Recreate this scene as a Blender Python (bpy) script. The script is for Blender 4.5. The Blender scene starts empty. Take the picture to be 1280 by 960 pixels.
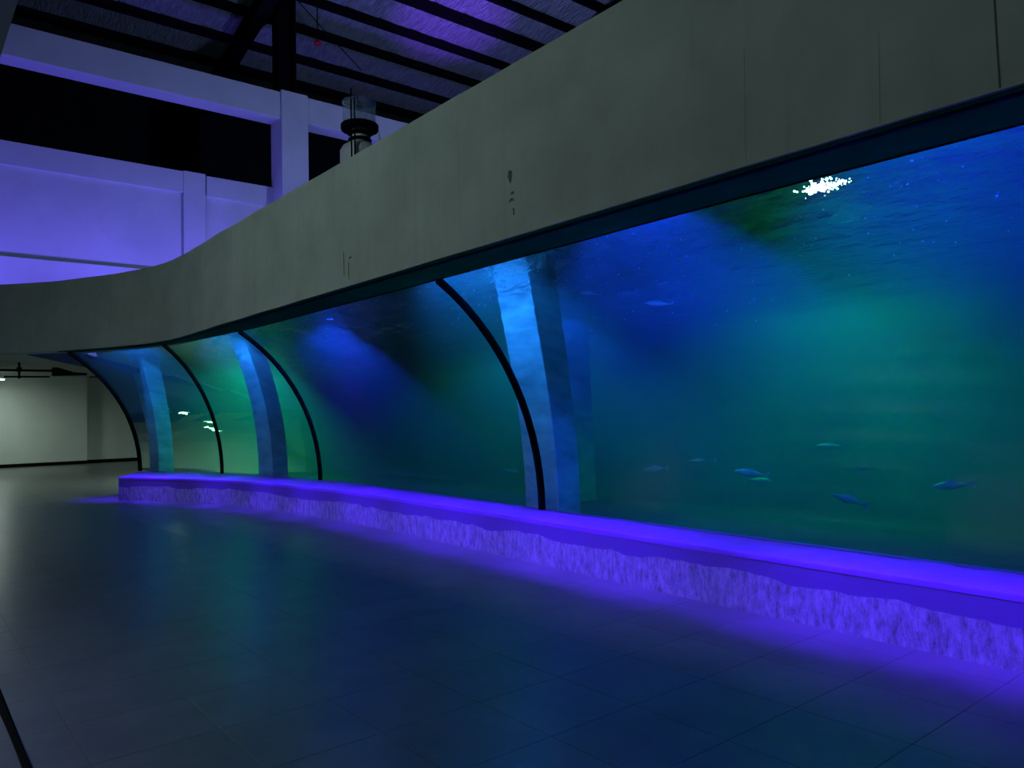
import bpy, bmesh, math, random
from mathutils import Vector, Matrix, noise
random.seed(7)
scn = bpy.context.scene
COL = scn.collection

# ---------------------------------------------------------------- camera
YAW, PITCH, ROLL, FPX, EYE = 0.68338, 0.0363, -0.02096, 961.0, 1.6
fw = Vector((math.sin(YAW), math.cos(YAW), 0)); rt = Vector((math.cos(YAW), -math.sin(YAW), 0)); up = Vector((0, 0, 1))
F = fw*math.cos(PITCH) + up*math.sin(PITCH); U = up*math.cos(PITCH) - fw*math.sin(PITCH)
R2 = rt*math.cos(ROLL) + U*math.sin(ROLL); U2 = U*math.cos(ROLL) - rt*math.sin(ROLL)
cd = bpy.data.cameras.new('camera'); cam = bpy.data.objects.new('camera', cd); COL.objects.link(cam)
cd.sensor_width = 36; cd.lens = FPX/1280*36; cd.clip_end = 200
cam.matrix_world = Matrix(((R2.x, U2.x, -F.x, 0), (R2.y, U2.y, -F.y, 0), (R2.z, U2.z, -F.z, EYE), (0, 0, 0, 1)))
scn.camera = cam

# ---------------------------------------------------------------- world, exposure
w = bpy.data.worlds.new('world'); scn.world = w; w.use_nodes = True
w.node_tree.nodes['Background'].inputs[0].default_value = (.10, .14, .16, 1)
w.node_tree.nodes['Background'].inputs[1].default_value = .02
vs = scn.view_settings
vs.view_transform = 'Standard'; vs.look = 'None'; vs.exposure = 0; vs.gamma = 1; vs.use_curve_mapping = False
scn.cycles.use_denoising = True
scn.cycles.caustics_refractive = True
scn.cycles.caustics_reflective = False
scn.cycles.sample_clamp_indirect = 4

# ---------------------------------------------------------------- lamps (fixtures are modelled further down)
def aim(o, target):
    o.rotation_euler = (Vector(target)-o.location).to_track_quat('-Z', 'Y').to_euler()
def area(name, loc, target, color, power, sx, sy=None, spread=180):
    l = bpy.data.lights.new(name, 'AREA'); l.color = color; l.energy = power; l.spread = math.radians(spread)
    l.shape = 'RECTANGLE'; l.size = sx; l.size_y = sy or sx
    o = bpy.data.objects.new(name, l); COL.objects.link(o); o.location = loc; aim(o, target); return o
def spot(name, loc, target, color, power, deg, blend=.5, radius=.06):
    l = bpy.data.lights.new(name, 'SPOT'); l.color = color; l.energy = power
    l.spot_size = math.radians(deg); l.spot_blend = blend; l.shadow_soft_size = radius
    o = bpy.data.objects.new(name, l); COL.objects.link(o); o.location = loc; aim(o, target); return o
PURPLE = (.085, .012, 1); BLUE = (.01, .045, 1); TEAL = (0, .72, .60)
# purple floods on the upper floor, washing the plastered end wall
FLOODS = [(1.2, 20.9, 4.3), (4.4, 20.7, 4.3), (7.4, 20.7, 4.3), (11.4, 20.7, 4.3)]
for (x, y, z) in FLOODS:
    area('purple_flood_light', (x, y, z), (x+.2, 22.7, 10.4), (.15, .11, 1), 72, .5, .3)
ROOF_FLOOD = (12.58, 15.2, 6.4)
spot('roof_flood_light', ROOF_FLOOD, (14.6, 20.6, 14.8), (.2, .04, 1), 5000, 27, .9, .1)
ROOF_FILL = (12.58, 12.0, 6.0)  # added unseen fill that brightens the foil roof
area('roof_fill_light', ROOF_FILL, (14, 21, 14.5), (.32, .42, 1), 330, .6, .4)
# cool white work lamp on the upper floor to the left, out of frame
WORK_LAMPS = [(-4.0, 9.0, 8.0)]
area('work_light', WORK_LAMPS[0], (3.9, 7.5, 3.9), (.76, 1, .86), 115, 1.2, .25)
# fluorescent battens under the low ceiling
BATTENS = [(2.44, 30.6, 3.06), (-2.2, 5.0, 2.4), (-2.2, 13.0, 2.4), (7.9, 20.9, 2.60)]
for i, (x, y, z) in enumerate(BATTENS):
    area('batten_light', (x, y, z-.06), (x, y, 0), (.80, 1, .90), (48, 60, 45, 450)[i], *((1.2, .08) if i in (0, 3) else (.08, 1.2)))
# blue spots over the water, teal metal halides over the back of the tank
BLUES = [((5.15, 7.0, 4.35), (6.2, 6.9, 1.6), 1300, 100), ((5.2, 14.4, 4.35), (5.9, 14.9, 1.4), 900, 90),
         ((8.0, 7.6, 3.95), (8.1, 7.6, 1.0), 700, 120), ((5.25, 4.4, 3.95), (5.9, 3.9, 1.2), 2300, 120),
         ((6.0, 11.2, 3.85), (6.3, 10.9, .8), 1000, 120), ((4.1, 17.2, 4.1), (4.7, 17.8, 1.2), 700, 110),
         ((5.3, 1.9, 3.95), (5.9, 1.9, .8), 1700, 125)]
for i, (a, b, pw, dg) in enumerate(BLUES):
    spot('blue_spot_light', a, b, (.02, .17, 1) if i in (0, 1, 5) else BLUE, pw, dg, .45, .08)
TEALS = [((10.4, 4.6, 5.4), 170), ((10.6, 10.5, 5.4), 90), ((7.6, 16.8, 5.0), 270)]
for a, pw in TEALS:
    area('teal_light', a, (a[0], a[1], 0), TEAL, pw, .6, .6, 105)

# ---------------------------------------------------------------- material helpers
def mat(name, color, rough=.7, spec=.3, metal=0, var=0, vscale=3, bump=0, bscale=40, dark=None, stretch=None, emit=None):
    m = bpy.data.materials.new(name); m.use_nodes = True; n = m.node_tree.nodes; l = m.node_tree.links
    b = n['Principled BSDF']; b.inputs['Base Color'].default_value = (*color, 1)
    b.inputs['Roughness'].default_value = rough; b.inputs['Specular IOR Level'].default_value = spec
    b.inputs['Metallic'].default_value = metal
    tc = n.new('ShaderNodeNewGeometry')
    vec = tc.outputs['Position']
    if stretch:
        mp = n.new('ShaderNodeMapping'); mp.inputs['Scale'].default_value = stretch
        l.new(vec, mp.inputs['Vector']); vec = mp.outputs[0]
    if var:
        t = n.new('ShaderNodeTexNoise'); t.inputs['Scale'].default_value = vscale; t.inputs['Detail'].default_value = 6
        t.inputs['Roughness'].default_value = .62; l.new(vec, t.inputs['Vector'])
        rp = n.new('ShaderNodeValToRGB'); rp.color_ramp.elements[0].position = .33; rp.color_ramp.elements[1].position = .68
        d = dark or tuple(c*(1-var) for c in color)
        rp.color_ramp.elements[0].color = (*d, 1); rp.color_ramp.elements[1].color = (*color, 1)
        l.new(t.outputs[0], rp.inputs[0]); l.new(rp.outputs[0], b.inputs['Base Color'])
    if bump:
        t2 = n.new('ShaderNodeTexNoise'); t2.inputs['Scale'].default_value = bscale; t2.inputs['Detail'].default_value = 4
        l.new(vec, t2.inputs['Vector'])
        bm_ = n.new('ShaderNodeBump'); bm_.inputs['Strength'].default_value = bump; bm_.inputs['Distance'].default_value = .02
        l.new(t2.outputs[0], bm_.inputs['Height']); l.new(bm_.outputs[0], b.inputs['Normal'])
    if emit:
        b.inputs['Emission Color'].default_value = (*emit[0], 1); b.inputs['Emission Strength'].default_value = emit[1]
    return m
M = {}
M['tile'] = mat('grey_porcelain_tile', (.12, .135, .13), .30, .55, var=.35, vscale=2.2, bump=.06, bscale=9)
M['grout'] = mat('grout', (.11, .115, .115), .6, .3)
M['plaster'] = mat('cement_plaster', (.42, .45, .42), .85, .15, var=.22, vscale=1.3, bump=.25, bscale=6)
M['white'] = mat('white_wall_paint', (.62, .66, .62), .8, .2, var=.1, vscale=.8)
M['upper'] = mat('upper_wall_paint', (.62, .64, .66), .8, .2, var=.12, vscale=.9)
M['ceil'] = mat('slab_underside', (.42, .45, .42), .85, .15, var=.12, vscale=1)
M['dark'] = mat('dark_void_backdrop', (.012, .013, .016), .9, .1, var=.4, vscale=1)
M['soffit'] = mat('blue_soffit_paint', (.004, .2, .035), .9, 0, var=.3, vscale=2)
M['soffit_lit'] = mat('soffit_painted_blue_light', (.012, .04, .15), .8, .1, var=.2, vscale=2)
M['black'] = mat('black_rubber', (.004, .004, .005), .9, .05)
M['steel'] = mat('black_painted_steel', (.004, .004, .005), .7, .08)
M['foil'] = mat('insulation_foil', (.5, .53, .58), .36, .5, metal=.4, var=.45, vscale=2.4, bump=1.0, bscale=3, stretch=(5, 1.2, 1.2))
for nd in M['foil'].node_tree.nodes:
    if nd.type == 'BUMP': nd.inputs['Distance'].default_value = .09
M['tankpaint'] = mat('tank_liner', (.10, .30, .24), .7, .2, var=.75, vscale=.55)
M['pillar'] = mat('tank_pillar_painted_caustics', (.45, .60, .62), .6, .3, var=.5, vscale=1.6, stretch=(1, 1, 3))  # mottled bands imitate caustic light rippling on the pillars
M['lamp'] = mat('lamp_tube', (.9, .95, .9), .5, emit=((.85, 1, .92), 40))
M['lampblue'] = mat('lamp_lens_blue', (.3, .4, .9), .3, emit=(BLUE, 30))
M['lampwhite'] = mat('lamp_lens_white', (.9, .95, 1), .3, emit=((.6, .9, 1), 60))
M['glareglow'] = mat('water_glare_glow', (.9, .95, 1), .3, emit=((.6, .85, 1), 9))
M['lampteal'] = mat('halide_lens', (.05, .2, .2), .3, emit=((.0, .6, .55), .5))
M['lamppurple'] = mat('lamp_lens_purple', (.4, .3, .9), .3, emit=(PURPLE, 20))
M['red'] = mat('red_plastic', (.5, .02, .03), .5)
M['fish'] = mat('silver_fish', (.50, .80, .55), .35, .5, var=.2, vscale=8)
M['fin'] = mat('fish_fin', (.35, .48, .4), .5)
M['algae'] = mat('algae_rock', (.05, .09, .06), .9, var=.5, vscale=5, bump=.8, bscale=6)

def plaster_marks():
    """fascia plaster: faint vertical form lines, hairline cracks and a few chipped spots"""
    m = M['plaster']; n = m.node_tree.nodes; l = m.node_tree.links; b = n['Principled BSDF']
    base = b.inputs['Base Color'].links[0].from_socket
    g = n.new('ShaderNodeNewGeometry'); mp = n.new('ShaderNodeMapping'); mp.inputs['Scale'].default_value = (5, 5, .18)
    l.new(g.outputs['Position'], mp.inputs['Vector'])
    t = n.new('ShaderNodeTexNoise'); t.inputs['Scale'].default_value = 2.2; t.inputs['Detail'].default_value = 5; l.new(mp.outputs[0], t.inputs['Vector'])
    rp = n.new('ShaderNodeValToRGB'); rp.color_ramp.elements[0].position = .28; rp.color_ramp.elements[1].position = .45
    rp.color_ramp.elements[0].color = (.93, .93, .93, 1); rp.color_ramp.elements[1].color = (1, 1, 1, 1)
    l.new(t.outputs[0], rp.inputs[0])
    mx = n.new('ShaderNodeMix'); mx.data_type = 'RGBA'; mx.blend_type = 'MULTIPLY'; mx.inputs[0].default_value = 1
    l.new(base, mx.inputs[6]); l.new(rp.outputs[0], mx.inputs[7]); l.new(mx.outputs[2], b.inputs['Base Color'])
plaster_marks()

def curb_material():
    """rough cement face under a ragged coat of blue waterproof paint"""
    m = bpy.data.materials.new('kerb_cement_and_blue_paint'); m.use_nodes = True; n = m.node_tree.nodes; l = m.node_tree.links
    b = n['Principled BSDF']; g = n.new('ShaderNodeNewGeometry'); sx = n.new('ShaderNodeSeparateXYZ'); l.new(g.outputs['Position'], sx.inputs[0])
    t = n.new('ShaderNodeTexNoise'); t.inputs['Scale'].default_value = 1.4; t.inputs['Detail'].default_value = 7; l.new(g.outputs['Position'], t.inputs['Vector'])
    a = n.new('ShaderNodeMath'); a.operation = 'MULTIPLY_ADD'; a.inputs[1].default_value = .22; l.new(t.outputs[0], a.inputs[0]); l.new(sx.outputs[2], a.inputs[2])
    st = n.new('ShaderNodeMapRange'); st.inputs['From Min'].default_value = .385; st.inputs['From Max'].default_value = .392
    l.new(a.outputs[0], st.inputs['Value'])
    mp = n.new('ShaderNodeMapping'); mp.inputs['Scale'].default_value = (9, 9, 3.2); l.new(g.outputs['Position'], mp.inputs['Vector'])
    t2 = n.new('ShaderNodeTexNoise'); t2.inputs['Scale'].default_value = 2; t2.inputs['Detail'].default_value = 12; t2.inputs['Roughness'].default_value = .82
    l.new(mp.outputs[0], t2.inputs['Vector'])
    rp = n.new('ShaderNodeValToRGB'); rp.color_ramp.elements[0].position = .36; rp.color_ramp.elements[1].position = .6
    rp.color_ramp.elements[0].color = (.07, .07, .08, 1); rp.color_ramp.elements[1].color = (.32, .28, .40, 1); l.new(t2.outputs[0], rp.inputs[0])
    mx = n.new('ShaderNodeMix'); mx.data_type = 'RGBA'; l.new(st.outputs[0], mx.inputs[0]); l.new(rp.outputs[0], mx.inputs[6])
    mx.inputs[7].default_value = (.11, .05, .22, 1); l.new(mx.outputs[2], b.inputs['Base Color'])
    b.inputs['Roughness'].default_value = .6
    bp = n.new('ShaderNodeBump'); bp.inputs['Strength'].default_value = .35; bp.inputs['Distance'].default_value = .02
    l.new(t2.outputs[0], bp.inputs['Height']); l.new(bp.outputs[0], b.inputs['Normal'])
    return m
M['curb'] = curb_material()
M['cap'] = mat('blue_kerb_paint', (.24, .07, .46), .5, .4, var=.25, vscale=3, bump=.25, bscale=5)

def acrylic_material():
    m = bpy.data.materials.new('clear_acrylic'); m.use_nodes = True; n = m.node_tree.nodes; l = m.node_tree.links
    n.remove(n['Principled BSDF']); out = n['Material Output']
    tr = n.new('ShaderNodeBsdfTransparent'); tr.inputs[0].default_value = (.95, .99, .98, 1)
    gl = n.new('ShaderNodeBsdfGlossy'); gl.inputs['Roughness'].default_value = .04
    fr = n.new('ShaderNodeFresnel'); fr.inputs[0].default_value = 1.22
    g = n.new('ShaderNodeNewGeometry'); iv = n.new('ShaderNodeMath'); iv.operation = 'SUBTRACT'; iv.inputs[0].default_value = 1; l.new(g.outputs['Backfacing'], iv.inputs[1])
    mu = n.new('ShaderNodeMath'); mu.operation = 'MULTIPLY'; l.new(iv.outputs[0], mu.inputs[0]); l.new(fr.outputs[0], mu.inputs[1])   # reflect on the outer face only
    mx = n.new('ShaderNodeMixShader'); l.new(mu.outputs[0], mx.inputs[0]); l.new(tr.outputs[0], mx.inputs[1]); l.new(gl.outputs[0], mx.inputs[2])
    l.new(mx.outputs[0], out.inputs['Surface']); return m
M['acrylic'] = acrylic_material()

def water_material():
    """zone 1: refracting front faces; zone 2: rippled surface; zone 0: sides against the walls"""
    m = bpy.data.materials.new('aquarium_water'); m.use_nodes = True; n = m.node_tree.nodes; l = m.node_tree.links
    n.remove(n['Principled BSDF']); out = n['Material Output']
    at = n.new('ShaderNodeAttribute'); at.attribute_name = 'zone'
    g = n.new('ShaderNodeNewGeometry'); mp = n.new('ShaderNodeMapping'); mp.inputs['Scale'].default_value = (1.6, .9, 1); mp.inputs['Rotation'].default_value = (0, 0, .5)
    l.new(g.outputs['Position'], mp.inputs['Vector'])
    t = n.new('ShaderNodeTexNoise'); t.inputs['Scale'].default_value = 2.2; t.inputs['Detail'].default_value = 6; t.inputs['Roughness'].default_value = .6; l.new(mp.outputs[0], t.inputs['Vector'])
    bp = n.new('ShaderNodeBump'); bp.inputs['Strength'].default_value = .8; bp.inputs['Distance'].default_value = .16; l.new(t.outputs[0], bp.inputs['Height'])
    tr = n.new('ShaderNodeBsdfTransparent')
    gs = n.new('ShaderNodeBsdfGlass'); gs.inputs['Roughness'].default_value = 0; gs.inputs['IOR'].default_value = 1.33
    gl = n.new('ShaderNodeBsdfGlossy'); gl.inputs['Roughness'].default_value = .03; l.new(bp.outputs[0], gl.inputs['Normal'])
    fr = n.new('ShaderNodeFresnel'); fr.inputs[0].default_value = 1.33; l.new(bp.outputs[0], fr.inputs['Normal'])
    tp = n.new('ShaderNodeMixShader'); l.new(fr.outputs[0], tp.inputs[0]); l.new(tr.outputs[0], tp.inputs[1]); l.new(gl.outputs[0], tp.inputs[2])
    c1 = n.new('ShaderNodeMath'); c1.operation = 'GREATER_THAN'; c1.inputs[1].default_value = .5; l.new(at.outputs['Fac'], c1.inputs[0])
    c2 = n.new('ShaderNodeMath'); c2.operation = 'GREATER_THAN'; c2.inputs[1].default_value = 1.5; l.new(at.outputs['Fac'], c2.inputs[0])
    m1 = n.new('ShaderNodeMixShader'); l.new(c1.outputs[0], m1.inputs[0]); l.new(tr.outputs[0], m1.inputs[1]); l.new(gs.outputs[0], m1.inputs[2])
    m2 = n.new('ShaderNodeMixShader'); l.new(c2.outputs[0], m2.inputs[0]); l.new(m1.outputs[0], m2.inputs[1]); l.new(tp.outputs[0], m2.inputs[2])
    l.new(m2.outputs[0], out.inputs['Surface'])
    ab = n.new('ShaderNodeVolumeAbsorption'); ab.inputs['Color'].default_value = (0, .74, .30, 1); ab.inputs['Density'].default_value = .36
    sc = n.new('ShaderNodeVolumeScatter'); sc.inputs['Color'].default_value = (.4, .95, 1, 1); sc.inputs['Density'].default_value = .07; sc.inputs['Anisotropy'].default_value = .2
    ad = n.new('ShaderNodeAddShader'); l.new(ab.outputs[0], ad.inputs[0]); l.new(sc.outputs[0], ad.inputs[1]); l.new(ad.outputs[0], out.inputs['Volume'])
    return m
M['water'] = water_material()

# ---------------------------------------------------------------- mesh helpers
def add_box(bm, a, b):
    xs, ys, zs = zip(a, b)
    v = [bm.verts.new((x, y, z)) for z in sorted(zs) for y in sorted(ys) for x in sorted(xs)]
    for f in ((0, 2, 3, 1), (4, 5, 7, 6), (0, 1, 5, 4), (2, 6, 7, 3), (0, 4, 6, 2), (1, 3, 7, 5)):
        bm.faces.new([v[i] for i in f])
def add_tube(bm, pts, r, seg=10, cap=True):
    pts = [Vector(p) for p in pts]; rings = []
    rs = r if isinstance(r, (list, tuple)) else [r]*len(pts)
    for i, p in enumerate(pts):
        d = (pts[min(i+1, len(pts)-1)]-pts[max(i-1, 0)]).normalized()
        a = d.orthogonal().normalized() if abs(d.z) > .95 else d.cross(Vector((0, 0, 1))).normalized()
        b = d.cross(a)
        rings.append([bm.verts.new(p+(a*math.cos(2*math.pi*k/seg)+b*math.sin(2*math.pi*k/seg))*rs[i]) for k in range(seg)])
    for r0, r1 in zip(rings, rings[1:]):
        for k in range(seg): bm.faces.new((r0[k], r0[(k+1) % seg], r1[(k+1) % seg], r1[k]))
    if cap: bm.faces.new(list(reversed(rings[0]))); bm.faces.new(rings[-1])
def add_lathe(bm, c, prof, seg=24):
    rings = [[bm.verts.new((c[0]+r*math.cos(2*math.pi*k/seg), c[1]+r*math.sin(2*math.pi*k/seg), c[2]+z)) for k in range(seg)] for r, z in prof]
    for r0, r1 in zip(rings, rings[1:]):
        for k in range(seg): bm.faces.new((r0[k], r0[(k+1) % seg], r1[(k+1) % seg], r1[k]))
    bm.faces.new(list(reversed(rings[0]))); bm.faces.new(rings[-1])
def add_sweep(bm, sections, closed=True, caps=True):
    """sections: equal-length loops of points, joined one after another"""
    rows = [[bm.verts.new(p) for p in s] for s in sections]; n = len(rows[0])
    for a, b in zip(rows, rows[1:]):
        for k in range(n if closed else n-1): bm.faces.new((a[k], a[(k+1) % n], b[(k+1) % n], b[k]))
    if caps and closed: bm.faces.new(list(reversed(rows[0]))); bm.faces.new(rows[-1])
def obj(name, bm, m, parent=None, smooth=False, label=None, cat=None, group=None, kind=None, bevel=0):
    bmesh.ops.recalc_face_normals(bm, faces=bm.faces)
    me = bpy.data.meshes.new(name); bm.to_mesh(me); bm.free()
    if m: me.materials.append(M[m] if isinstance(m, str) else m)
    if smooth:
        for p in me.polygons: p.use_smooth = True
    o = bpy.data.objects.new(name, me); COL.objects.link(o)
    if parent:
        o.parent = parent; o.matrix_parent_inverse = Matrix.Translation(parent.location).inverted()
    if bevel:
        md = o.modifiers.new('bevel', 'BEVEL'); md.width = bevel; md.segments = 2
    tag(o, label, cat, group, kind); return o
def tag(o, label=None, cat=None, group=None, kind=None):
    for k, v in (('label', label), ('category', cat), ('group', group), ('kind', kind)):
        if v: o[k] = v
    return o
def thing(name, loc, label, cat, group=None, kind=None):
    o = bpy.data.objects.new(name, None); COL.objects.link(o); o.location = loc; return tag(o, label, cat, group, kind)
def box(name, a, b, m, parent=None, **k):
    bm = bmesh.new(); add_box(bm, a, b); return obj(name, bm, m, parent, **k)
def curve(pts, step=.5):
    """Catmull-Rom through plan points, resampled"""
    P = [Vector(p).to_2d() for p in pts]; P = [2*P[0]-P[1]]+P+[2*P[-1]-P[-2]]; out = []
    for i in range(1, len(P)-2):
        n = max(2, int((P[i+1]-P[i]).length/step))
        for k in range(n):
            t = k/n; a, b, c, d = P[i-1:i+3]
            out.append(.5*((2*b)+(c-a)*t+(2*a-5*b+4*c-d)*t*t+(3*b-a-3*c+d)*t**3))
    out.append(P[-2]); return out
def at_len(poly, u):
    """point at fraction u of a polyline"""
    L = [0]
    for a, b in zip(poly, poly[1:]): L.append(L[-1]+(b-a).length)
    t = u*L[-1]
    for i in range(len(poly)-1):
        if L[i+1] >= t or i == len(poly)-2:
            return poly[i].lerp(poly[i+1], min(1, max(0, (t-L[i])/(L[i+1]-L[i]))))
def pix(u, v, axis, val):
    """the point where the sight line of a photo pixel meets a plane x/y/z = val"""
    d = F + R2*((u-640)/FPX) + U2*((480-v)/FPX); o = Vector((0, 0, EYE))
    return o + d*((val-o[axis])/d[axis])

# ---------------------------------------------------------------- floor of tiles
floor = box('floor', (-7, -4, -.15), (14, 32.6, -.0025), 'grout', kind='structure', label='grey porcelain tiled floor running along the aquarium', cat='floor')
T = .6; tb = bmesh.new(); add_box(tb, (.0014, .0014, -.0028), (T-.0014, T-.0014, 0))
bmesh.ops.bevel(tb, geom=[e for e in tb.edges if all(abs(v.co.z) < 1e-6 for v in e.verts)], offset=.0008, segments=1, affect='EDGES')
tme = bpy.data.meshes.new('floor_tile'); tb.to_mesh(tme); tb.free(); tme.materials.append(M['tile'])
cells = []
for i in range(-19, 12):
    for j in range(-9, 52):
        x, y = 4.35+T*i, 1.683+T*j
        if x > 13.4 or y+T > 32.5 or y < -3.6: continue
        if x > 5.75 and y < 18.4: continue
        c = Vector((x+T/2, y+T/2, 0))-Vector((0, 0, EYE)); d = c.dot(F)
        vis = d > .5 and abs(c.dot(R2)/d*FPX) < 690 and abs(c.dot(U2)/d*FPX) < 560 and not (x > 5.2 and y < 17)
        cells.append((0 if vis else 1, c.length, x, y))
cells.sort()
rest = bmesh.new()
for k, (h, d, x, y) in enumerate(cells):
    if k < 300:
        o = bpy.data.objects.new('floor_tile', tme); COL.objects.link(o); o.parent = floor; o.location = (x, y, 0)
    else:
        add_box(rest, (x+.0014, y+.0014, -.0028), (x+T-.0014, y+T-.0014, 0))
obj('floor_tiles_beyond', rest, 'tile', floor, kind='stuff')

# ---------------------------------------------------------------- plan curves of the tank
CURB = curve([(5.2, -4), (5.2, -1), (5.2, 1.7), (5.23, 3.1), (5.26, 4.7), (5.33, 6.6), (5.37, 8.5), (5.37, 10.5), (5.0, 13.8), (4.3, 15.7), (3.62, 17.0)])
GB = curve([(5.84, -4), (5.84, -1), (5.84, 1.86), (5.88, 3.8), (5.94, 6.77), (6.04, 10.), (6.03, 12.86), (5.38, 16.1), (4.42, 18.7)], .25)
GT = curve([(4.53, -4), (4.53, -1), (4.52, 1.3), (4.5, 3.4), (4.54, 6.78), (4.53, 10.), (4.5, 12.6), (4.09, 15.5), (2.91, 18.12)], .25)
BF = curve([(3.965, -5), (3.965, 0), (3.965, 5), (3.965, 9), (3.965, 12.), (3.985, 14.), (3.88, 15.2), (3.5, 16.3), (2.68, 17.95), (1.82, 19.0), (.5, 20.3), (-3, 23)], .5)
ZC, ZB, ZT, ZS = .456, 3.034, 4.473, 3.62
def glass_uv(y_base):
    """fraction along GB for a base y"""
    L = 0; tot = sum((b-a).length for a, b in zip(GB, GB[1:]))
    for a, b in zip(GB, GB[1:]):
        if b.y >= y_base: return (L+(b-a).length*(y_base-a.y)/(b.y-a.y))/tot
        L += (b-a).length
    return 1
# matching fractions of base and top curves at the four joints
KEYS = [(0, 0), (glass_uv(6.77), None), (glass_uv(12.86), None), (glass_uv(16.1), None), (1, 1)]
def top_uv(y):
    L = 0; tot = sum((b-a).length for a, b in zip(GT, GT[1:]))
    for a, b in zip(GT, GT[1:]):
        if b.y >= y: return (L+(b-a).length*(y-a.y)/(b.y-a.y))/tot
        L += (b-a).length
    return 1
KEYS = [(0, 0), (glass_uv(6.77), top_uv(6.78)), (glass_uv(12.86), top_uv(12.6)), (glass_uv(16.1), top_uv(15.5)), (1, 1)]
def station(ub):
    for (a, ta), (b, tb_) in zip(KEYS, KEYS[1:]):
        if ub <= b+1e-9:
            return at_len(GB, ub), at_len(GT, ta+(tb_-ta)*(ub-a)/(b-a))
TH = 2*math.atan(1.45/(ZB-ZC)); NP = 14
def profile(ub, off=0, n=NP):
    """points up the curved pane at a station; off moves them out of the tank"""
    b, t = station(ub); d = t-b; h = ZB-ZC; pts = []; dl = d.length; dn = d/dl
    for k in range(n+1):
        a = TH*k/n
        s = (1-math.cos(a))/(1-math.cos(TH)); zz = math.sin(a)/math.sin(TH)
        nrm = Vector((dn.x*math.cos(a), dn.y*math.cos(a), -math.sin(a)))
        pts.append(Vector((b.x+d.x*s, b.y+d.y*s, ZC+h*zz))+nrm*off)
    return pts

# ---------------------------------------------------------------- plinth under the panes
kerb = thing('tank_plinth', (5.3, 6, 0), 'low concrete plinth with blue painted cap under the curved panes', 'plinth')
N = 90; fr_ = [at_len(CURB, i/N) for i in range(N+1)]; bk = [at_len(GB, i/N) for i in range(N+1)]
bk[-1] = Vector((4.5, 18.85))
bm = bmesh.new()
add_sweep(bm, [[(f.x, f.y, 0), (f.x, f.y, ZC-.04), (b.x+.11, b.y+.04, ZC-.04), (b.x+.11, b.y+.04, 0)] for f, b in zip(fr_, bk)])
obj('plinth_body', bm, 'curb', kerb)
bm = bmesh.new(); secs = []
for i, (f, b) in enumerate(zip(fr_, bk)):
    d = (f-b).normalized()*(.005+.004*noise.noise((f.x*2, f.y*2, 0)))
    secs.append([(f.x+d.x, f.y+d.y, ZC-.04), (f.x+d.x, f.y+d.y, ZC-.012), (f.x+d.x*.3, f.y+d.y*.3, ZC), (b.x+.11, b.y+.04, ZC), (b.x+.11, b.y+.04, ZC-.04)])
add_sweep(bm, secs); obj('plinth_cap', bm, 'cap', kerb, label='glossy blue painted cap')

# ---------------------------------------------------------------- fascia beam and soffit
beam = thing('fascia_beam', (3.97, 6, ZB), 'deep curving cement plastered beam above the aquarium panes', 'beam', kind='structure')
bm = bmesh.new(); secs = []
for i in range(121):
    p = at_len(BF, i/120); q = at_len(BF, min(1, i/120+.004))-at_len(BF, max(0, i/120-.004)); nr = Vector((q.y, -q.x)).normalized()
    j = .012*noise.noise((p.x, p.y*1.3, 3)); o2 = p+nr*.42
    secs.append([(p.x, p.y, ZB+j*.5), (p.x, p.y, ZT-.02+j), (p.x+nr.x*.03, p.y+nr.y*.03, ZT+j), (o2.x, o2.y, ZT+j), (o2.x, o2.y, ZB+j*.5)])
add_sweep(bm, secs); obj('beam_body', bm, 'plaster', beam)
# chipped spots and a joint line on the plaster face
def chip(y, z, pts):
    bm = bmesh.new(); a = [bm.verts.new((3.9615, y+dy, z+dz)) for dy, dz in pts]; b = [bm.verts.new((3.9655, y+dy, z+dz)) for dy, dz in pts]
    bm.faces.new(a); n = len(a)
    for k in range(n): bm.faces.new((a[k], a[(k+1) % n], b[(k+1) % n], b[k]))
    obj('plaster_chip', bm, 'chip', beam)
M['crack'] = mat('hairline_plaster_crack', (.35, .375, .35), .95, .1)
M['chip'] = mat('chipped_plaster', (.10, .12, .11), .95, .1)
for (u, v, pts) in [(638.5, 220, ((-.02, .03), (.0, .05), (.03, .045), (.035, 0), (.01, -.06), (-.005, -.05))),
                    (640.5, 241, ((-.025, -.012), (-.01, .012), (.012, .01), (.022, -.012))),
                    (639.5, 250, ((-.03, -.016), (-.022, .008), (.004, .018), (.03, -.002), (.036, -.016), (0, -.004))),
                    (642, 264, ((-.008, -.035), (-.012, .02), (.004, .03), (.004, -.03))),
                    (430, 330, ((-.006, -.14), (-.008, .10), (.008, .14), (.004, -.12))),
                    (436, 338, ((-.005, -.10), (-.006, .08), (.005, .10), (.004, -.10))),
                    (438, 322, ((-.03, -.012), (-.02, .012), (.03, .01), (.03, -.01)))]:
    P = pix(u, v, 0, 3.965); chip(P.y, P.z, pts)
for u0, v0, u1, v1, wd in [(1243, 0, 1250, 110, .004), (930, 60, 932, 205, .0016), (1098, 40, 1100, 156, .0012)]:
    A = pix(u0, v0, 0, 3.965); B = pix(u1, v1, 0, 3.965); A = A+(A-B)*1.0 if v0 < 5 else A
    bm = bmesh.new()
    n = 6; L = [A.lerp(B, k/n) for k in range(n+1)]
    add_sweep(bm, [[(3.9635, q.y-wd, q.z), (3.966, q.y-wd, q.z), (3.966, q.y+wd, q.z), (3.9635, q.y+wd, q.z)] for q in L])
    obj('hairline_crack', bm, 'crack' if wd < .003 else 'chip', beam)
sof = thing('trim_1', (4.2, 6, ZB), 'dark blue painted soffit strip between beam and pane tops', 'soffit', kind='structure')
bm = bmesh.new(); secs = []
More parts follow.
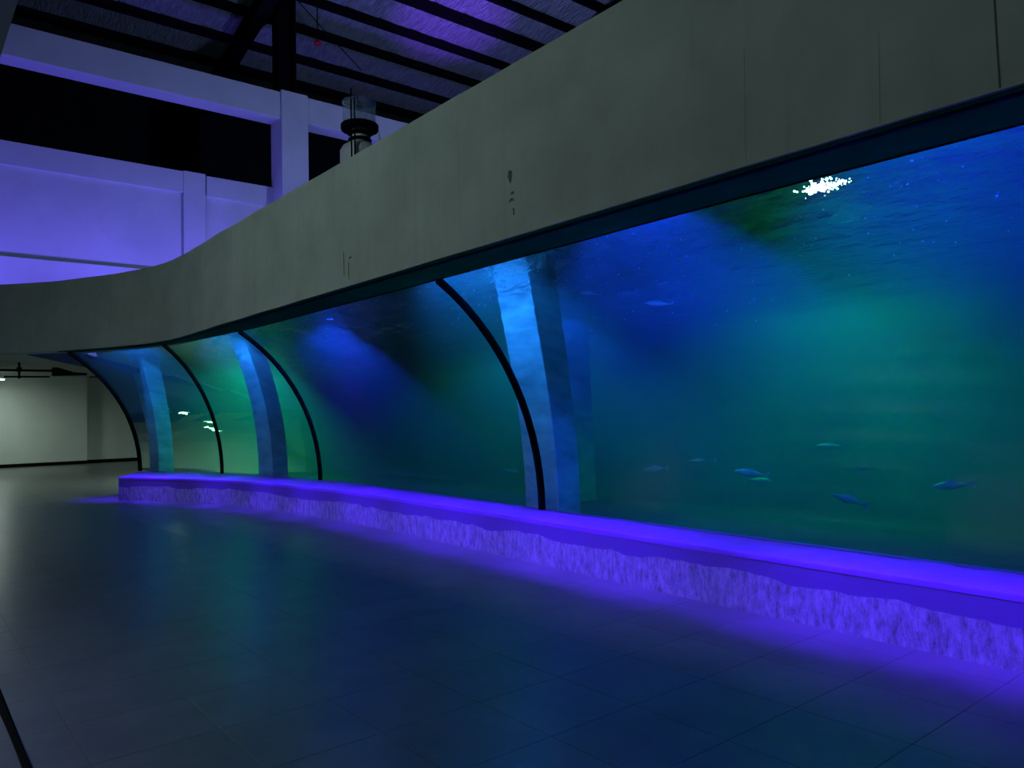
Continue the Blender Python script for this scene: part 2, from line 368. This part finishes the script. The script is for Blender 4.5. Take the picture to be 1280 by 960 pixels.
for i in range(101):
    ub = i/100; b, t = station(ub)
    # nearest beam point
    q = min((at_len(BF, k/400) for k in range(401)), key=lambda s: (s-t).length)
    e = (t-q); q = q+e.normalized()*.03 if e.length > .06 else q
    secs.append([(q.x, q.y, ZB-.010), (t.x, t.y, ZB-.010), (t.x, t.y, ZB+.04), (q.x, q.y, ZB+.04)])
add_sweep(bm, secs); obj('soffit_board', bm, 'soffit', sof)
bm = bmesh.new()   # black clamp angle at the head of the panes
add_sweep(bm, [[profile(i/100, .022)[-1]+Vector((0, 0, -.002)), profile(i/100, .022)[-1]+Vector((0, 0, .05)), profile(i/100, -.01)[-1]+Vector((0, 0, .05)), profile(i/100, .0)[-1]+Vector((0, 0, -.008))] for i in range(101)])
obj('head_angle', bm, 'black', sof)
# soffit past the tank end, the tank's blue light put into its colour
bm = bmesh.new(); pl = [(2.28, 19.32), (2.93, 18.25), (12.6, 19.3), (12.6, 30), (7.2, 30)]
add_sweep(bm, [[(x, y, 3.05) for x, y in pl], [(x, y, 3.24) for x, y in pl]]); obj('end_soffit', bm, 'soffit_lit', sof)

# ---------------------------------------------------------------- acrylic panes and black joints
LAB = ['widest curved acrylic pane of the tank, with shoals and blue glow behind', 'wide curved acrylic pane between the blue lit pillar and next joint',
       'narrow curved acrylic pane with a pillar standing behind it', 'end curved acrylic pane with bright cyan reflections, by the plinth end']
for k in range(4):
    (a, _), (b, _) = KEYS[k], KEYS[k+1]
    root = thing('acrylic_pane', (*station((a+b)/2)[0], ZC), LAB[k], 'pane', 'curved acrylic panes of the tank')
    n = 36 if k == 0 else 20; bm = bmesh.new()
    add_sweep(bm, [profile(a+(b-a)*i/n, .045)+list(reversed(profile(a+(b-a)*i/n, .012))) for i in range(n+1)])
    obj('pane_sheet', bm, 'acrylic', root, smooth=False)
    wj = (.045, .035, .035, .05)[k]
    bm = bmesh.new(); b0, t0 = station(b)
    tot = sum((y-x).length for x, y in zip(GB, GB[1:])); e = wj/tot/2
    lo, hi = max(0, b-e), min(1, b+e)
    if k == 3: lo = 1-2*e
    add_sweep(bm, [profile(lo, .052), profile(hi, .052), profile(hi, -.03), profile(lo, -.03)], closed=False)
    r0 = profile(lo, .052); r3 = profile(lo, -.03); v0 = [bm.verts.new(p) for p in r0]; v3 = [bm.verts.new(p) for p in r3]
    for i in range(NP): bm.faces.new((v0[i], v0[i+1], v3[i+1], v3[i]))
    obj('silicone_joint', bm, 'black', root, label='black silicone joint')
# flat pane closing the end of the tank
pe = [p+Vector((0, .04, 0)) for p in profile(1, 0)]+[Vector((12.4, 19.24, ZB)), Vector((12.4, 19.24, ZC))]
bm = bmesh.new(); add_sweep(bm, [pe, [p+Vector((.0, .05, 0)) for p in pe]])
obj('acrylic_pane', bm, 'acrylic', label='flat acrylic pane closing the far end of the tank', cat='pane')

# ---------------------------------------------------------------- water body
NS = 110; bm = bmesh.new(); zl = bm.faces.layers.float.new('zone')
rows = []; zones = None
XB = 12.4
for i in range(NS+1):
    u = i/NS; pr = profile(u, -.012); t = pr[-1]; b = pr[0]
    ye = 18.7 if i < NS else 19.2
    yb = -4+(19.2+4)*u
    loop = [Vector((b.x, b.y, .3))]+pr+[Vector((t.x, t.y, ZS))]
    nt = 24
    for k in range(1, nt+1):
        f = k/nt; loop.append(Vector((t.x+(XB-t.x)*f, t.y+(yb-t.y)*f, ZS)))
    loop.append(Vector((XB, yb, .3)))
    rows.append([bm.verts.new(p) for p in loop])
n = len(rows[0])
zn = [1]+[1]*NP+[0]+[2]*24+[0, 0]
for a, b in zip(rows, rows[1:]):
    for k in range(n):
        f = bm.faces.new((a[k], a[(k+1) % n], b[(k+1) % n], b[k])); f[zl] = zn[k]
f = bm.faces.new(list(reversed(rows[0]))); f[zl] = 0
f = bm.faces.new(rows[-1]); f[zl] = 1
water = obj('tank_water', bm, 'water', label='murky green water lit blue from above, filling the tank', cat='water', kind='stuff')
for p in water.data.polygons: p.use_smooth = False

# ---------------------------------------------------------------- tank walls, bed and pillars
box('wall_tank', (12.45, -4.2, 0), (12.7, 19.6, 4.3), 'tankpaint', kind='structure', label='mottled teal lined rear wall inside the tank', cat='wall')
box('wall_tank_end', (4.4, -4.3, 0), (12.7, -4.05, 4.3), 'tankpaint', kind='structure', label='teal lined end wall of the tank', cat='wall')
bm = bmesh.new(); sec = []
for i in range(61):
    u = i/60; b, t = station(u); sec.append([(b.x+.05, b.y, .1), (b.x+.05, b.y, .29), (12.5, -4+23.3*u, .29), (12.5, -4+23.3*u, .1)])
add_sweep(bm, sec); obj('floor_tank', bm, 'algae', kind='structure', label='dark algae covered bed of the tank', cat='tank bed')
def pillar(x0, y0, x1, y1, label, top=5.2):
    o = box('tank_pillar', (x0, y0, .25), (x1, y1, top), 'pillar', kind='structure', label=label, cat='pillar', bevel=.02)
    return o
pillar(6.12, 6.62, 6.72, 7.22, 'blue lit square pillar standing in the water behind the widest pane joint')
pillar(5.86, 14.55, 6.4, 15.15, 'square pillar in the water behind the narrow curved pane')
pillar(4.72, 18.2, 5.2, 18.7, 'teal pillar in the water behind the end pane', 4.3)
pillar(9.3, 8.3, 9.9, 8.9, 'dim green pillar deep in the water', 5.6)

box('wall_light_block', (4.5, 19.32, 3.3), (12.7, 19.5, 4.4), 'tankpaint', kind='structure', label='added wall above the far end of the water, blocking purple light', cat='wall')  # added to keep the purple upper wall from showing through the water

# ---------------------------------------------------------------- lower room: end wall, ceiling
box('wall_back', (-7, 32.5, 0), (5.85, 32.8, 3.3), 'white', kind='structure', label='pale plastered wall at the end of the tiled hall', cat='wall')
box('wall_back_recess', (5.85, 32.85, 0), (14, 33.1, 3.3), 'white', kind='structure', label='recessed pale wall beyond the plastered corner', cat='wall')
box('wall_right', (13.4, 19.5, 0), (13.6, 33, 3.25), 'white', kind='structure', label='pale wall behind the tank, glimpsed through the end pane', cat='wall')
box('baseboard_back', (-7, 32.44, 0), (5.85, 32.5, .12), 'black', kind='structure', label='dark baseboard along the pale end wall', cat='baseboard')
box('baseboard_recess', (5.85, 32.79, 0), (14, 32.85, .12), 'black', kind='structure', label='dark baseboard of the recessed wall', cat='baseboard')
bm = bmesh.new()
pl = [(-7, 22.5), (-3, 23.1)]+[(p.x+.2, p.y+.25) for p in reversed(BF) if 18.2 < p.y < 22.5]+[(2.95, 18.3), (4.5, 18.95), (12.6, 19.45), (14, 19.8), (14, 33), (-7, 33)]
add_sweep(bm, [[(x, y, 3.25) for x, y in pl], [(x, y, 3.5) for x, y in pl]]); obj('ceiling', bm, 'ceil', kind='structure', label='plain slab ceiling over the far hall', cat='ceiling')
box('ceiling_side', (-7, -4, ZB), (.338, 22.5, 3.6), 'ceil', kind='structure', label='slab edge overhanging the tiled floor across from the tank', cat='ceiling')

# ---------------------------------------------------------------- upper floor: concrete frame and plastered wall
Y0, Y1 = 22.0, 22.68
box('trim_2', (-7, Y0+.02, 10.58), (9.16, Y1, 11.4), 'upper', kind='structure', label='long painted concrete beam under the dark roof', cat='beam', bevel=.015)
box('trim_3', (10.03, Y0+.02, 10.62), (24, Y1, 11.43), 'upper', kind='structure', label='painted concrete beam beyond the upper column', cat='beam', bevel=.015)
box('upper_column', (9.17, Y0-.03, 3.5), (10.02, Y1+.14, 11.47), 'upper', kind='structure', label='square painted concrete column of the upper floor', cat='column', bevel=.015)
wall = thing('wall_upper', (4, Y1, 3.5), 'purple washed plaster wall of the upper floor', 'wall', kind='structure')
box('wall_panel', (-7, Y1+.06, 3.5), (6.52, Y1+.3, 8.06), 'upper', wall)
box('wall_coping', (-7, Y1-.04, 8.05), (6.52, Y1+.3, 8.65), 'upper', wall)
box('pilaster', (6.53, Y1-.05, 3.5), (7.13, Y1+.3, 8.67), 'upper', wall)
box('wall_panel', (7.17, Y1+.06, 3.5), (9.2, Y1+.3, 8.06), 'upper', wall)
box('wall_coping', (7.17, Y1-.04, 8.05), (9.2, Y1+.3, 8.63), 'upper', wall)
box('wall_plinth', (-7, Y1-.12, 3.5), (6.53, Y1+.3, 5.72), 'upper', wall)
box('wall_plinth', (7.17, Y1-.12, 3.5), (9.2, Y1+.3, 5.72), 'upper', wall)
box('wall_panel', (10.03, Y1+.06, 3.5), (24, Y1+.3, 8.6), 'upper', wall)
box('void_backdrop', (-8, 28.3, 3.5), (34, 28.5, 13.6), 'dark', kind='structure', label='near-black sheet standing in for the unlit space beyond the upper openings', cat='wall')  # near-black colour stands in for the darkness behind the upper frame

# ---------------------------------------------------------------- roof: foil blanket, purlins, rafters
SL = .206
def zr(y): return 14.6-SL*(y-22)
roof = thing('roof', (12, 20, zr(20)), 'sloping warehouse roof lined with crinkled foil', 'roof', kind='structure')
x = -8.0; sh = []
while x < 34:
    bm = bmesh.new(); wd = 1.2; ov = .03
    ys = [8+20.5*k/20 for k in range(21)]
    add_sweep(bm, [[(x, y, zr(y)+.02), (x+wd*.5, y, zr(y)-.04+.03*noise.noise((x, y*3, 0))), (x+wd+ov, y, zr(y)-.045), (x+wd+ov, y, zr(y)+.05), (x, y, zr(y)+.06)] for y in ys])
    obj('foil_strip', bm, 'foil', roof); x += wd
for k, y in enumerate((13.9, 15.25, 16.55, 17.85, 19.15, 20.45, 21.85, 23.2, 24.65, 26.0, 27.3)):
    big = abs(y-20.45) < .1; hh = .24; ww = .22 if big else .1
    bm = bmesh.new(); z = zr(y)
    add_box(bm, (-8, y-ww/2, z-hh-.03), (34, y+ww/2, z-.03)); add_box(bm, (-8, y-ww/2-.02, z-hh-.05), (34, y+ww/2+.06, z-hh-.03))
    obj('purlin', bm, 'steel', roof)
for x in (-1.5, 8.75, 19.0, 29):
    bm = bmesh.new()
    add_sweep(bm, [[(x-.2, y, zr(y)-.75), (x+.2, y, zr(y)-.75), (x+.2, y, zr(y)-.71), (x+.03, y, zr(y)-.71), (x+.03, y, zr(y)-.32), (x+.2, y, zr(y)-.32), (x+.2, y, zr(y)-.28), (x-.2, y, zr(y)-.28), (x-.2, y, zr(y)-.32), (x-.03, y, zr(y)-.32), (x-.03, y, zr(y)-.71), (x-.2, y, zr(y)-.71)] for y in (8, 15, 22, 28.3)])
    obj('rafter', bm, 'steel', roof)
bm = bmesh.new(); P = pix(356, 100, 1, 22.3)
for dx in (-.27, .22): add_box(bm, (P.x+dx, 22.05, 11.4), (P.x+dx+.05, 22.6, 15))
add_box(bm, (P.x-.25, 22.3, 11.4), (P.x+.25, 22.34, 15)); add_box(bm, (P.x-.27, 22.05, 11.4), (P.x+.27, 22.6, 11.46))
obj('roof_post', bm, 'steel', label='black steel post rising from the concrete column to the roof', cat='post', kind='structure')

# hanging red alarm bell and stay cable under the roof
P = pix(397, 55, 1, 21.5)
bell = thing('ceiling_pendant', P, 'small red cap hanging on a thin rod under the roof', 'pendant')
bm = bmesh.new(); add_tube(bm, [P+Vector((0, 0, 1.9)), P], .018, 6); obj('rod', bm, 'steel', bell)
bm = bmesh.new(); add_lathe(bm, P, [(.03, .09), (.11, .05), (.13, 0), (.04, -.03)], 14); obj('red_cap', bm, 'red', bell)
a = pix(372, 0, 1, 21.4); b = pix(452, 88, 1, 21.4)
bm = bmesh.new(); add_tube(bm, [a+(a-b)*.4, a.lerp(b, .5)+Vector((0, 0, -.03)), b], .014, 6)
obj('stay_cable', bm, 'steel', label='thin black stay cable slanting under the foil roof', cat='cable')

# ---------------------------------------------------------------- protein skimmer on its service deck
SY = 12.0
def sk(u, v): return pix(u, v, 1, SY)
c = sk(449.5, 150); cx = c.x; zc = lambda v: sk(449, v).z
M['clear'] = mat('clear_cup_acrylic', (.5, .6, .9), .08, .5)
nn = M['clear'].node_tree.nodes['Principled BSDF']; nn.inputs['Alpha'].default_value = .22
M['frost'] = mat('frosted_skimmer_body', (.6, .58, .72), .35, .4)
deck = box('service_deck', (4.12, 11.5, 4.49), (7.4, 13.2, 4.55), 'steel', label='dark service deck behind the fascia beam', cat='deck')
sk_ = thing('protein_skimmer', (cx, SY, 4.55), 'clear protein skimmer with black rings above the fascia beam', 'skimmer')
mpx = (sk(470, 150).x-sk(428, 150).x)/42.0
def ring(name, prof, m):
    bm = bmesh.new(); add_lathe(bm, (cx, SY, 0), prof, 28); obj(name, bm, m, sk_)
ring('clear_cup', [(18.5*mpx, zc(158)), (18.5*mpx, zc(131)), (17.5*mpx, zc(131)), (17.5*mpx, zc(157))], 'clear')
ring('cup_lid', [(18.8*mpx, zc(131)), (18.8*mpx, zc(128)), (6*mpx, zc(126))], 'clear')
ring('inner_riser', [(9*mpx, zc(160)), (9*mpx, zc(140)), (8*mpx, zc(139))], 'clear')
ring('flange', [(20.5*mpx, zc(163)), (21*mpx, zc(161)), (21*mpx, zc(157)), (20*mpx, zc(156))], 'black')
ring('neck', [(11*mpx, zc(180)), (10*mpx, zc(161))], 'frost')
ring('neck_ring', [(11*mpx, zc(170.5)), (13*mpx, zc(169)), (13*mpx, zc(166)), (11*mpx, zc(165))], 'black')
ring('neck_ring', [(11.5*mpx, zc(178)), (13*mpx, zc(176.5)), (13*mpx, zc(174.5)), (11.5*mpx, zc(173.5))], 'black')
ring('skimmer_body', [(22*mpx, 4.555), (22*mpx, zc(190)), (19*mpx, zc(184)), (12*mpx, zc(179))], 'frost')
for k, u in enumerate((429.5, 433)):
    q = sk(u, 150); bm = bmesh.new(); add_tube(bm, [(q.x, SY-.28-.02*k, 4.56), (q.x, SY-.28-.02*k, zc((122, 133)[k]))], .014, 8); obj('standpipe', bm, 'black', sk_)
q = sk(466, 165); bm = bmesh.new(); add_tube(bm, [(q.x, SY-.25, zc(178)), (q.x-.02, SY-.25, zc(166))], .012, 8); obj('drain_tube', bm, 'frost', sk_)
q = sk(430, 131); bm = bmesh.new(); add_tube(bm, [(q.x-.18*math.sin(t*.35), SY-.3, q.z-.08+.1*math.cos(t*.35)) for t in range(9)], .006, 6); obj('air_hose', bm, 'frost', sk_)

# ---------------------------------------------------------------- pipework and battens under the low ceiling
def batten(x, y, z, label, ax=1, top=3.25):
    D = Vector((0, 1, 0)) if ax else Vector((1, 0, 0)); S = Vector((1, 1, 0))-D; C = Vector((x, y, z)); Z = Vector((0, 0, 1))
    t = thing('batten_lamp', (x, y, z), label, 'lamp', 'fluorescent batten lamps')
    bm = bmesh.new(); add_box(bm, C-D*.66-S*.05, C+D*.66+S*.05+Z*.06); obj('lamp_housing', bm, 'white', t)
    bm = bmesh.new(); add_tube(bm, [C-D*.6-Z*.025, C+D*.6-Z*.025], .016, 10); obj('tube', bm, 'lamp', t)
    for dy in (-.45, .45):
        bm = bmesh.new(); add_tube(bm, [C+D*dy+Z*.06, Vector((x, y, top))+D*dy], .006, 6); obj('hanger', bm, 'steel', t)
batten(*BATTENS[0], 'lit fluorescent batten below the black pipes by the pale end wall', 0)
batten(9.7, 20.75, 2.16, 'added glowing tube imitating a bright reflection in the end pane', 0, 3.05)  # extra tube added as the end of a bright reflected band
batten(*BATTENS[3], 'lit fluorescent batten behind the tank, seen through the end pane', 0, 3.05)
for (x, y, z) in BATTENS[1:3]:
    batten(x, y, z, 'fluorescent batten under the overhanging side slab', 1, ZB)
py = 25.0
for (u0, v0, u1, v1, r, lb) in [(-40, 462, 66, 463.5, .035, 'black sprinkler pipe run under the far ceiling'), (5, 471, 62, 471, .025, 'lower black conduit below the sprinkler pipe')]:
    a = pix(u0, v0, 1, py); b = pix(u1, v1, 1, py); bm = bmesh.new(); add_tube(bm, [a, b], r, 10)
    obj('ceiling_pipe', bm, 'steel', label=lb, cat='pipe')
a = pix(24, 462, 1, py); bm = bmesh.new(); add_tube(bm, [(a.x, py, 3.25), (a.x, py, a.z-.25)], .03, 8); add_box(bm, (a.x-.06, py-.06, a.z-.06), (a.x+.06, py+.06, a.z+.06))
obj('pipe_hanger', bm, 'steel', label='black hanger rod with clamp on the sprinkler pipe', cat='hanger')
pts = [pix(u, v, 1, py) for u, v in ((65, 459.5), (72, 459.5), (92, 465.5), (108, 466.5), (108, 469), (65, 470))]
bm = bmesh.new(); add_sweep(bm, [[(q.x, py-.1, q.z) for q in pts], [(q.x, py+.1, q.z) for q in pts]])
obj('pipe_reducer', bm, 'steel', label='black tapered duct box at the end of the pipe run', cat='duct')
a = pix(112, 471, 1, py+.4); b = pix(135, 472, 1, py+.4); bm = bmesh.new(); add_tube(bm, [a, b+(b-a)*.6], .02, 8)
obj('ceiling_conduit', bm, 'steel', label='thin black conduit past the tapered duct box', cat='conduit')

# ---------------------------------------------------------------- lamp bodies
for x, z, y0, y1, lb in ((6.3, 5.2, -4, 11.4, 'black lamp rail along the front of the tank'), (6.3, 5.2, 13.4, 19.4, 'short black lamp rail beyond the protein skimmer'), (9.6, 5.6, -4, 19.4, 'black lamp rail over the middle of the tank')):
    bm = bmesh.new(); add_box(bm, (x-.04, y0, z), (x+.04, y1, z+.1)); add_box(bm, (x-.07, y0, z+.1), (x+.07, y1, z+.115))
    obj('lamp_rail', bm, 'steel', label=lb, cat='rail')
def flood_body(loc, tgt, lens, label, group, s=.22, hold=None):
    d = (Vector(tgt)-Vector(loc)).normalized(); c = Vector(loc)-d*.12
    t = thing('flood_lamp', c, label, 'lamp', group)
    a = d.orthogonal().normalized() if abs(d.z) > .9 else d.cross(Vector((0, 0, 1))).normalized(); b = d.cross(a)
    def rect(k, w, h): return [c+d*k+a*sx*w+b*sy*h for sx, sy in ((-1, -1), (1, -1), (1, 1), (-1, 1))]
    bm = bmesh.new(); add_sweep(bm, [rect(-.10, s*.5, s*.35), rect(-.04, s, s*.7), rect(.03, s, s*.7)]); obj('lamp_housing', bm, 'steel', t)
    bm = bmesh.new(); add_sweep(bm, [rect(.03, s*.9, s*.6), rect(.036, s*.9, s*.6)]); obj('lens', bm, lens, t)
    bm = bmesh.new(); add_tube(bm, [c+a*s*1.05, c+a*s*1.05-d*.16, c-a*s*1.05-d*.16, c-a*s*1.05], .012, 6); obj('bracket', bm, 'steel', t)
    if hold: bm = bmesh.new(); add_tube(bm, [c-d*.16, hold], .018, 8); obj('stem', bm, 'steel', t)
    return t
for (x, y, z) in FLOODS: flood_body((x, y, z), (x+.2, 22.7, 10.4), 'lamppurple', 'purple flood lamp on the upper floor washing the wall', 'purple wall floods', hold=(x, y, 3.5))
flood_body(ROOF_FLOOD, (14.6, 20.6, 14.8), 'lamppurple', 'purple flood lamp turned up at the foil roof', None, hold=(12.58, 15.2, 4.3))
flood_body(ROOF_FILL, (14, 21, 14.5), 'lampwhite', 'added unseen pale blue fill lamp brightening the roof', None, hold=(12.58, 12, 4.3))
flood_body(WORK_LAMPS[0], (3.9, 7.5, 3.9), 'lampwhite', 'cool white work lamp high above the side slab', None, .4, hold=(-4, 9, 3.6))
for i, (a, b, pw, dg) in enumerate(BLUES): flood_body(a, b, 'lampblue', 'blue aquarium spot lamp hung over the water', 'blue aquarium spots', .12, hold=(6.3, a[1]-(.55 if i == 0 else 0), 5.2))
for a, pw in TEALS: flood_body(a, (a[0], a[1], 0), 'lampteal', 'metal halide lamp hung over the rear of the tank', 'halide tank lamps', .3, hold=(9.6, a[1], 5.6))

# added glowing specks under the surface imitating a lamp's glitter; housing made up
c = Vector((5.40, 2.82, 3.42)); t = thing('surface_glare', c, 'added glow under the surface imitating lamp glitter by the widest pane', 'lamp')
bm = bmesh.new(); add_tube(bm, [c+Vector((.02, .02, .02)), c+Vector((.05, .05, .1)), (6.3, 2.9, 5.2)], [.07, .03, .015], 12); obj('lamp_housing', bm, 'steel', t)
bm = bmesh.new()
for k in range(150):
    bmesh.ops.create_icosphere(bm, subdivisions=1, radius=random.uniform(.003, .013), matrix=Matrix.Translation(c+Vector((random.gauss(-.02, .02), random.gauss(0, .075), random.gauss(0, .022)))))
obj('glare_specks', bm, 'glareglow', t, kind='stuff')
# LED channel along the head of the panes, washing the plinth purple
led = thing('led_channel', (4.4, 6, ZB), 'slim black LED channel along the soffit edge', 'lamp')
bm = bmesh.new(); NL = 15
def ledp(u):
    b, t = station(u); q = min((at_len(BF, k/300) for k in range(301)), key=lambda s: (s-t).length)
    e = (t-q); q = q+e.normalized()*min(.09, e.length*.4); return q, (b-t).normalized()
add_sweep(bm, [[(q.x-.02, q.y, ZB-.018), (q.x+.02, q.y, ZB-.018), (q.x+.02, q.y, ZB-.006), (q.x-.02, q.y, ZB-.006)] for q in (ledp(i/80)[0] for i in range(81))])
obj('channel', bm, 'black', led)
for i in range(NL):
    u0, u1 = (i+.0)/NL, (i+1.0)/NL; p0, d0 = ledp(u0); p1, d1 = ledp(u1); m = (p0+p1)/2; d = ((d0+d1)/2).normalized()
    l = bpy.data.lights.new('led_strip_light', 'AREA'); l.shape = 'RECTANGLE'; l.size = (p1-p0).length; l.size_y = .015
    l.color = PURPLE; l.energy = 17*l.size; l.spread = math.radians(34)
    o = bpy.data.objects.new('led_strip_light', l); COL.objects.link(o)
    nb = min(fr_, key=lambda s: (s-(m+d*1.2)).length); gb = min(bk, key=lambda s: (s-nb).length); tg = nb.lerp(gb, .12)
    zax = -Vector((tg.x-m.x, tg.y-m.y, .35-ZB)).normalized(); xax = Vector(((p1-p0).x, (p1-p0).y, 0)).normalized(); yax = zax.cross(xax).normalized(); xax = yax.cross(zax)
    o.matrix_world = Matrix(((xax.x, yax.x, zax.x, m.x), (xax.y, yax.y, zax.y, m.y), (xax.z, yax.z, zax.z, ZB-.024), (0, 0, 0, 1)))
    l3 = bpy.data.lights.new('led_lens_light', 'AREA'); l3.shape = 'RECTANGLE'; l3.size = l.size; l3.size_y = .015   # tightly lensed diodes that edge the floor
    l3.color = PURPLE; l3.energy = 3.6*l.size; l3.spread = math.radians(17)
    o3 = bpy.data.objects.new('led_lens_light', l3); COL.objects.link(o3); tq = nb+(nb-gb).normalized()*.16
    za = -Vector((tq.x-m.x, tq.y-m.y, -ZB)).normalized(); xa = Vector(((p1-p0).x, (p1-p0).y, 0)).normalized(); ya = za.cross(xa).normalized(); xa = ya.cross(za)
    o3.matrix_world = Matrix(((xa.x, ya.x, za.x, m.x), (xa.y, ya.y, za.y, m.y), (xa.z, ya.z, za.z, ZB-.024), (0, 0, 0, 1)))
    l2 = bpy.data.lights.new('tank_spill_fill_light', 'AREA'); l2.shape = 'RECTANGLE'; l2.size = l.size; l2.size_y = .03   # added blue fill for tank light spilling through the panes onto the floor
    l2.color = (0, .34, 1); l2.energy = 1.7*l.size; l2.spread = math.radians(118)
    o2 = bpy.data.objects.new('tank_spill_fill_light', l2); COL.objects.link(o2); o2.location = (m.x, m.y, ZB-.026); aim(o2, (m.x-d.x*1.2, m.y-d.y*1.2, 0))

# ---------------------------------------------------------------- cable cover on the floor
bm = bmesh.new()
add_sweep(bm, [[(.495+.004*math.sin(y*3.1), y, 0), (.503, y, .012), (.527, y, .012), (.54+.004*math.sin(y*2.3+1), y, 0)] for y in [1+.25*k for k in range(48)]])
obj('cable_cover', bm, 'black', label='black rubber cable cover lying straight across the tiles', cat='cable cover')

# ---------------------------------------------------------------- fish
def fish_mesh(L):
    root_pts = [(-.5, .012), (-.40, .03), (-.25, .075), (0, .115), (.2, .105), (.36, .07), (.46, .035), (.5, .008)]
    bm = bmesh.new(); secs = []
    for x, r in root_pts: secs.append([(x*L, math.cos(t*math.pi/4)*r*L*.45, math.sin(t*math.pi/4)*r*L) for t in range(8)])
    add_sweep(bm, secs); return bm
def fin_mesh(L, pts, th=.006):
    bm = bmesh.new(); add_sweep(bm, [[(x*L, -th*L, z*L) for x, z in pts], [(x*L, th*L, z*L) for x, z in pts]]); return bm
proto = None
def fish(loc, L, rz, ry, label, group):
    global proto
    if proto is None:
        r = thing('fish', (0, 0, 0), 'x', 'fish'); obj('body', fish_mesh(1), 'fish', r, smooth=True)
        obj('tail_fin', fin_mesh(1, [(-.47, .02), (-.68, .16), (-.60, 0), (-.68, -.16), (-.47, -.02)]), 'fin', r)
        obj('dorsal_fin', fin_mesh(1, [(-.2, .07), (-.16, .16), (.06, .17), (.16, .10)]), 'fin', r)
        obj('pectoral_fin', fin_mesh(1, [(.18, -.06), (.05, -.13), (.1, -.03)], .05), 'fin', r)
        proto = r; n = r
    else:
        n = proto.copy(); COL.objects.link(n)
        for ch in proto.children:
            k = ch.copy(); COL.objects.link(k); k.parent = n
    n.location = loc; n.rotation_euler = (0, ry, rz); n.scale = (L, L, L)
    tag(n, label, 'fish', group); return n
FISH = []
G1, G2 = 'slim fish shoaling near the tank bed', 'pale fish darting under the water surface'
L1 = 'slim pale fish gliding low in the dark green water'; L2 = 'pale fish just below the water surface beside the blue lit pillar'
for (x, y, z, L, rz, ry) in [(7.3, 5.2, 1.15, .34, 2.2, .05), (7.2, 4.5, 1.0, .36, 2.3, -.1), (7.1, 3.4, .75, .36, 2.5, -.3), (7.6, 6.0, 1.0, .3, 2.1, .1),
                             (8.2, 3.6, 1.1, .34, 2.3, 0), (8.6, 5.0, .9, .3, -.9, 0), (7.9, 2.7, .95, .34, 2.2, .1), (8.8, 4.2, 1.4, .3, 2.0, 0),
                             (7.6, 10.0, .9, .3, 2.2, 0), (8.4, 9.2, .8, .3, -.8, .1)]:
    fish((x+.7, y+.35, z), L, rz, ry, L1, G1)
for (x, y, z, L, rz, ry) in [(6.3, 5.4, 3.18, .26, 2.3, 0), (6.5, 5.1, 3.05, .28, 2.2, 0), (6.4, 4.9, 3.25, .22, 2.4, .1), (6.8, 5.0, 3.2, .24, 2.2, 0), (6.2, 5.8, 3.25, .22, 2.3, 0), (6.7, 5.6, 3.3, .24, 2.2, 0)]:
    fish((x, y, z), L, rz, ry, L2, G2)
# bubbles and drifting specks under the surface
bm = bmesh.new()
M['bubble'] = mat('bubble_speck', (.7, .85, .9), .2, .6)
for k in range(750):
    y = random.uniform(-1, 18); u = (y+4)/23; b, t = station(min(1, max(0, u)))
    x = t.x+.35+abs(random.gauss(0, 1.3)); z = ZS-.06-abs(random.gauss(0, .28)); r = random.uniform(.003, .011)
    bmesh.ops.create_icosphere(bm, subdivisions=1, radius=r, matrix=Matrix.Translation((x, y, z)))
obj('bubbles', bm, 'bubble', label='tiny bubbles and specks drifting under the water surface', cat='bubbles', kind='stuff')
